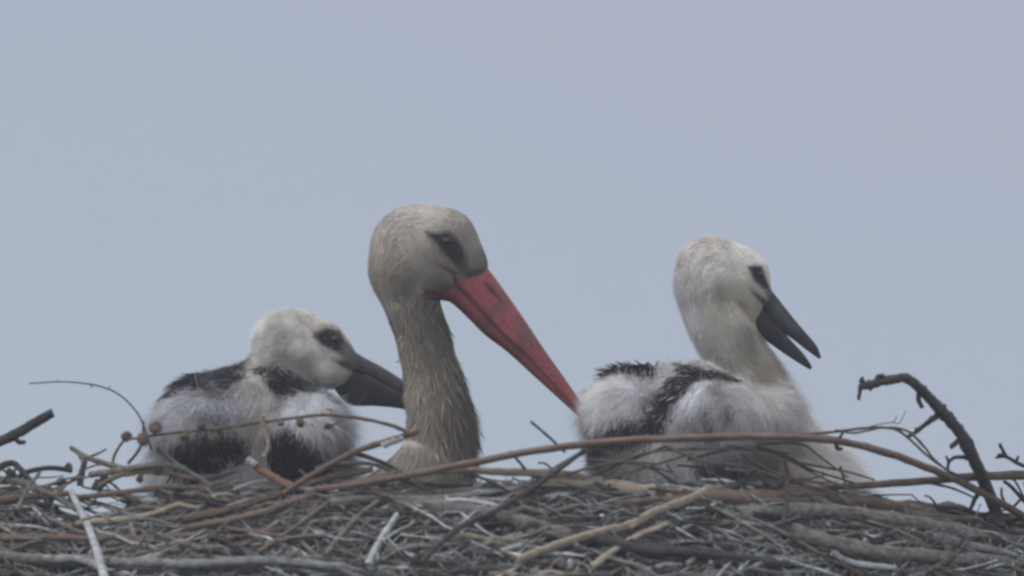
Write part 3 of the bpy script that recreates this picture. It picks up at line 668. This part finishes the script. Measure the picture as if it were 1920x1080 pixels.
# ------------------------------------------------------------------ chicks
DK = (.020, .020, .027); GD = (.10, .095, .09)
def bill_col(B, c0, lift=None):
    def f(V):
        c = np.clip(np.array(c0) * (1 + .35 * smooth_noise(V, .07, 8)[:, None] + .3 * smooth_noise(V, .25, 9)[:, None]), 0, 1)
        if lift:
            d = poly_dist(V[:, 0], -V[:, 2], lift); m = np.clip(.5 - d / 10, 0, 1)[:, None]; c = c * (1 - m) + np.array([.062, .066, .076]) * m
        return c
    return f
def lump(seed, amp, fr): return lambda p: amp * smooth_noise(p, fr, seed, 2)
# left chick: its back to the camera, head turned to the right in profile
L_prims = [ell(472, 838, 20, 160, 122, 160, 0), ell(388, 812, -30, 84, 104, 130, 26), ell(568, 822, -30, 82, 92, 130, -22), ell(470, 745, -10, 116, 58, 90, 0), ell(385, 885, 0, 98, 66, 120, 8), ell(585, 885, 0, 76, 60, 110, -5)] + chain([(500, 740, 10, 70), (520, 700, 10, 62), (545, 655, 0, 60)]) + [
    ell(558, 645, 0, 80, 57, 56, -12), ell(600, 655, 0, 62, 46, 42, -38), ell(600, 695, 0, 58, 30, 36, -22), ell(640, 680, 0, 42, 26, 26, -40)]
L_flow = [(560, 585, -1, -.2, 22, .35), (500, 610, -.8, .6, 26, .45), (475, 650, -.4, 1, 26, .4), (620, 615, -.8, -.4, 12, .22), (655, 660, -.8, -.4, 7, .12), (600, 660, -1, .1, 12, .15), (570, 700, -.8, .6, 20, .25), (630, 705, -1, .15, 8, .1),
    (440, 690, -.6, .8, 34, .3), (360, 720, -.8, .6, 36, .35), (300, 780, -.7, .8, 46, .55), (285, 850, -.6, 1, 46, .55), (400, 780, -.3, 1, 44, .4), (480, 740, 0, 1, 36, .3), (480, 830, 0, 1, 40, .35), (560, 720, .3, .9, 30, .3), (600, 790, .3, 1, 44, .45), (655, 790, .7, .8, 46, .6), (660, 850, .6, 1, 40, .5), (400, 870, 0, 1, 40, .3), (560, 880, 0, 1, 40, .3)]
L_tone = [(560, 590, .64, .62, .60), (600, 600, .50, .47, .44), (500, 620, .66, .65, .64), (560, 650, .72, .71, .70), (600, 690, .50, .47, .43), (640, 700, .50, .46, .42), (640, 640, .38, .35, .32), (570, 700, .42, .38, .34), (655, 660, .3, .28, .26), (670, 675, .12, .12, .12),
    (300, 780, .62, .62, .66), (400, 750, .60, .61, .66), (480, 720, .60, .57, .54), (480, 800, .40, .37, .34), (600, 760, .70, .72, .78), (640, 800, .68, .69, .73), (350, 790, .62, .63, .68), (470, 890, .62, .62, .64), (440, 770, .50, .50, .54), (560, 790, .64, .66, .71)]
def zp(pts, k, ox, oy): return [(ox + x / k, oy + y / k) for x, y in pts]
Z3 = lambda pts: zp(pts, 2.843, 240, 540)
L_patch = [(Z3([(195, 590), (230, 520), (330, 450), (560, 370), (660, 345), (655, 430), (610, 490), (540, 530), (470, 515), (430, 560), (340, 525), (300, 580), (240, 580)]), DK, 7), (Z3([(700, 420), (770, 398), (920, 465), (1020, 525), (1000, 570), (930, 560), (870, 600), (800, 560), (745, 500)]), DK, 7),
    (Z3([(235, 900), (270, 830), (420, 780), (620, 790), (660, 840), (640, 880), (520, 900), (470, 960), (370, 1000), (270, 960)]), DK, 8), (Z3([(750, 800), (860, 770), (960, 830), (1080, 960), (1080, 1020), (850, 1040), (770, 960)]), DK, 8),
    (Z3([(1070, 760), (1130, 800), (1180, 900), (1130, 880)]), (.08, .08, .09), 7), (Z3([(150, 780), (200, 770), (200, 900), (130, 900)]), (.12, .12, .13), 8), (Z3([(600, 640), (700, 660), (720, 720), (600, 700)]), (.10, .09, .09), 7),
    (Z3([(250, 560), (420, 520), (560, 480), (600, 560), (470, 620), (300, 600)]), (.16, .16, .175), 12), (Z3([(780, 560), (960, 560), (1080, 600), (900, 620)]), (.28, .28, .30), 12), (Z3([(270, 590), (360, 560), (350, 640), (250, 700)]), (.22, .22, .24), 12), (Z3([(470, 480), (560, 460), (540, 560), (400, 640)]), (.20, .20, .22), 9),
    (Z3([(985, 262), (1060, 225), (1130, 230), (1175, 300), (1195, 370), (1120, 345), (1045, 310)]), (.03, .03, .036), 3.5), (Z3([(1090, 385), (1180, 400), (1250, 440), (1240, 465), (1140, 430)]), (.06, .055, .055), 3), (Z3([(1150, 300), (1210, 340), (1262, 380), (1255, 450), (1180, 410), (1150, 370)]), (.13, .125, .125), 6), (Z3([(1190, 480), (1230, 450), (1230, 520), (1150, 545)]), (.08, .075, .075), 4)]
LC = Bird(L_prims, 22, (230, -240, -985), (715, 245, -545), 6.0, 230, L_flow, L_tone, L_patch, disp=lump(21, 3.5, .045))
lb = LC.W(np.array([[470, 0, -965.]]))[0]
LC.mott = .2; LC.mth = .28; LC.bx = (722, 700); LC.dark = [q[0] for q in L_patch[:4]]; LC.gain = np.array([1.22, 1.22, 1.22]); chick = tag(empty('stork_chick', lb), 'fluffy chick with its back turned and its head low, left of the adult', 'stork chick', 'stork chicks on the nest')
LC.body('body', M['skin'], chick, lb)
LB = [(300, 690), (470, 660), (600, 720), (700, 760), (700, 960), (230, 960), (230, 760)]; LH = [(420, 540), (720, 540), (720, 760), (600, 740), (440, 690)]
BL = [L_patch[0][0], L_patch[1][0], L_patch[2][0], L_patch[3][0]]
LC.plume('down', M['down'], chick, lb, [
    dict(count=46000, wid=.75, lenk=.8, wild=.34, clump=.6, cfreq=.05, tonevar=.07, jit=7, nmix=.95),
    dict(count=24000, region=LB, wid=.55, lenk=1.2, liftk=1.35, wild=.5, clump=.7, cfreq=.035, tonevar=.06, jit=14, nmix=.95),
    dict(count=9000, region=LH, wid=.5, lenk=.9, liftk=1.1, wild=.3, clump=.3, tonevar=.06, jit=4, nmix=.95)])
LC.plume('dark_feathers', M['down'], chick, lb, [dict(count=n_, region=r_, wid=4.6, lenk=.8, liftk=.95, wild=.2, clump=.4, seg=4, tonevar=.3, col=DK, nmix=.7) for r_, n_ in zip(BL, (900, 600, 1300, 900))])
bc = bill_col(LC, (.030, .031, .038), [(672, 676), (700, 688), (745, 716), (790, 745), (740, 722), (690, 694)])
LC.loft('upper_bill', M['dark_bill'], chick, lb, fine([(655, 652, 622, 680, 15), (682, 670, 652, 692, 19), (716, 688, 684, 706, 18), (757, 714, 730, 730, 14), (795, 740, 778, 752, 8), (822, 768, 816, 768, 2)]), ns=20, colf=bc)
LC.loft('lower_bill', M['dark_bill'], chick, lb, fine([(622, 722, 628, 676, 15), (640, 748, 656, 690, 18), (662, 761, 688, 704, 18), (705, 762, 732, 728, 15), (757, 768, 776, 752, 10), (800, 782, 808, 774, 2)]), ns=20, colf=bc)
for sd_ in (-1, 1): eye(LC, 628, 640, yface(LC, 628, 640, sd_) - sd_ * 4, 8, chick, lb)

# right chick: side on, head raised, bill open
Z5 = lambda pts: zp(pts, 3, 1040, 620); Z4 = lambda pts: zp(pts, 3.375, 1200, 400)
R_prims = [ell(1285, 835, 20, 178, 130, 155, 0), ell(1176, 795, 0, 76, 96, 115, 12), ell(1335, 795, -40, 122, 90, 120, -10), ell(1428, 812, 20, 74, 100, 105, -20), ell(1490, 890, 30, 120, 48, 85, -30), cap(1468, 800, 15, 42, 1595, 910, 25, 26, 1.5), ell(1290, 732, 0, 95, 50, 78, 0), ell(1190, 735, 20, 66, 38, 60, 5)] + chain([(1427, 770, 10, 58), (1410, 712, 5, 56), (1380, 658, 0, 54), (1349, 602, 0, 59), (1335, 545, 0, 66)], .95) + [
    ell(1342, 513, 0, 74, 67, 60, -8), ell(1385, 520, 0, 52, 60, 44, -60), ell(1395, 560, 0, 52, 26, 34, -50), ell(1425, 545, 0, 38, 20, 24, -62)]
R_flow = [(1350, 445, -1, .0, 16, .35), (1290, 460, -.8, .6, 18, .4), (1265, 520, -.1, 1, 20, .35), (1290, 600, .35, 1, 20, .3), (1405, 465, -.8, -.5, 12, .2), (1438, 520, -.4, -.9, 7, .12), (1380, 520, -.8, .1, 12, .15), (1350, 570, -.1, 1, 18, .2), (1410, 570, -.8, -.3, 7, .1),
    (1400, 640, .5, 1, 22, .25), (1370, 690, .4, 1, 26, .3), (1320, 650, 0, 1, 18, .3), (1440, 720, .3, 1, 28, .3), (1480, 720, .5, 1, 30, .45), (1520, 800, .5, 1, 34, .45), (1580, 850, .8, .7, 50, .45), (1500, 880, .6, .9, 50, .35),
    (1250, 690, -.6, .6, 28, .45), (1150, 710, -.7, .7, 30, .45), (1100, 770, -.4, 1, 42, .5), (1090, 830, -.3, 1, 42, .5), (1200, 760, -.1, 1, 40, .4), (1280, 780, -.2, 1, 38, .35), (1350, 760, 0, 1, 36, .3), (1420, 790, .1, 1, 36, .3), (1350, 860, 0, 1, 40, .3)]
R_tone = [(1350, 450, .60, .57, .56), (1290, 470, .60, .58, .57), (1270, 530, .66, .66, .69), (1290, 600, .62, .62, .65), (1350, 520, .66, .645, .63), (1390, 480, .62, .59, .57), (1400, 560, .38, .345, .30), (1425, 590, .44, .39, .35), (1360, 570, .42, .39, .35), (1340, 620, .48, .46, .43), (1400, 660, .38, .35, .31), (1440, 700, .42, .38, .33), (1380, 690, .60, .575, .54),
    (1320, 680, .66, .65, .65), (1480, 720, .68, .67, .69), (1500, 800, .66, .65, .66), (1560, 850, .68, .67, .68), (1120, 770, .70, .70, .74), (1200, 740, .66, .66, .70), (1300, 760, .70, .71, .76), (1380, 770, .68, .68, .70), (1430, 760, .68, .665, .65), (1200, 700, .5, .48, .46), (1490, 870, .42, .37, .31), (1500, 850, .42, .38, .32), (1545, 860, .85, .84, .82), (1580, 880, .9, .89, .87), (1620, 890, .9, .89, .87), (1150, 870, .28, .27, .27), (1250, 870, .75, .74, .73), (1300, 900, .8, .8, .8)]
R_patch = [(Z5([(200, 235), (290, 175), (440, 150), (580, 150), (575, 265), (380, 255), (270, 262)]), DK, 6), (Z5([(690, 190), (760, 195), (860, 240), (980, 240), (1040, 275), (1010, 300), (880, 285), (800, 300), (740, 360), (680, 420), (620, 560), (560, 600), (480, 580), (540, 470), (620, 360), (650, 290), (720, 260)]), DK, 6, ),
    (Z5([(110, 610), (150, 560), (250, 590), (380, 530), (430, 500), (500, 560), (600, 570), (560, 640), (150, 660)]), (.05, .05, .055), 7), (Z5([(770, 740), (950, 740), (1120, 790), (1010, 860), (880, 850)]), DK, 7), (Z5([(960, 460), (1000, 470), (1000, 530), (960, 510)]), (.12, .12, .13), 8), (Z5([(770, 490), (830, 490), (820, 540), (700, 570)]), (.25, .25, .27), 14),
    (Z5([(100, 680), (300, 660), (300, 740), (120, 740)]), (.06, .06, .06), 8), (Z5([(1120, 640), (1260, 700), (1250, 790), (1120, 740)]), (.12, .11, .105), 9),
    (Z4([(675, 345), (725, 335), (772, 335), (800, 420), (838, 505), (785, 490), (722, 435)]), (.03, .03, .036), 3), (Z4([(690, 490), (740, 510), (870, 600), (860, 640), (780, 590), (735, 540)]), (.06, .055, .055), 3), (Z4([(810, 480), (850, 540), (830, 570), (790, 520)]), (.11, .105, .11), 3), (Z4([(380, 165), (470, 165), (460, 195), (390, 200)]), (.34, .29, .25), 7), (Z4([(600, 560), (640, 560), (720, 690), (660, 640)]), (.25, .21, .18), 5)]
RC = Bird(R_prims, 20, (1020, -230, -975), (1690, 245, -405), 6.0, -215, R_flow, R_tone, R_patch, disp=lump(33, 3.5, .045))
rb = RC.W(np.array([[1300, 0, -965.]]))[0]
RC.mott = .17; RC.mth = .42; RC.bx = (700, 1420); RC.dark = [q[0] for q in R_patch[:4]]; RC.gain = np.array([1.14, 1.14, 1.14]); chick2 = tag(empty('stork_chick', rb), 'fluffy chick sitting up with its dark bill open, right of the adult', 'stork chick', 'stork chicks on the nest')
RC.body('body', M['skin'], chick2, rb)
RB = [(1050, 640), (1330, 640), (1420, 700), (1480, 660), (1700, 900), (1700, 960), (1040, 960)]; RH = [(1220, 410), (1470, 410), (1480, 700), (1300, 700), (1240, 600)]
RC.plume('down', M['down'], chick2, rb, [
    dict(count=52000, wid=.75, lenk=.8, wild=.32, clump=.6, cfreq=.05, tonevar=.07, jit=7, nmix=.95),
    dict(count=24000, region=RB, wid=.55, lenk=1.15, liftk=1.25, wild=.5, clump=.7, cfreq=.035, tonevar=.06, jit=14, nmix=.95),
    dict(count=10000, region=RH, wid=.5, lenk=.9, liftk=1.0, wild=.25, clump=.25, tonevar=.06, jit=4, nmix=.95)])
RC.plume('dark_feathers', M['down'], chick2, rb, [
    dict(count=520, region=R_patch[0][0], wid=4.5, lenk=1.0, liftk=1.5, wild=.35, clump=.5, seg=4, tonevar=.3, col=DK, nmix=.7, flowdir=np.array([-.5, 0, .35])),
    dict(count=900, region=R_patch[1][0], wid=4.5, lenk=.6, liftk=.9, wild=.3, clump=.5, seg=4, tonevar=.3, col=DK, nmix=.7), dict(count=300, region=R_patch[2][0], wid=4.5, lenk=.7, liftk=.6, wild=.25, seg=4, col=DK, nmix=.7, tonevar=.3),
    dict(count=140, region=R_patch[1][0], wid=3, lenk=.6, liftk=1.0, wild=.5, clump=.5, seg=4, tonevar=.2, col=(.36, .33, .29), nmix=.7),
    dict(count=220, region=R_patch[3][0], wid=4.5, lenk=.7, liftk=.5, wild=.2, seg=4, col=DK, nmix=.7, tonevar=.3)])
bc2 = bill_col(RC, (.026, .027, .034), [(1450, 560), (1475, 595), (1500, 622), (1480, 612), (1452, 580)])
RC.loft('upper_bill', M['dark_bill'], chick2, rb, fine([(1440, 536, 1404, 550, 13), (1457, 557, 1430, 580, 17), (1481, 588, 1456, 615, 15), (1511, 624, 1484, 634, 11), (1531, 648, 1512, 656, 7), (1540, 671, 1535, 673, 1.5)]), ns=20, colf=bc2)
RC.loft('lower_bill', M['dark_bill'], chick2, rb, fine([(1392, 584, 1408, 548, 12), (1403, 602, 1434, 577, 16), (1423, 628, 1459, 613, 15), (1457, 654, 1485, 641, 11), (1491, 677, 1508, 666, 6.5), (1519, 694, 1523, 689, 1.5)]), ns=20, colf=bc2)
for sd_ in (-1, 1): eye(RC, 1424, 517, yface(RC, 1424, 517, sd_) - sd_ * 4, 7, chick2, rb)
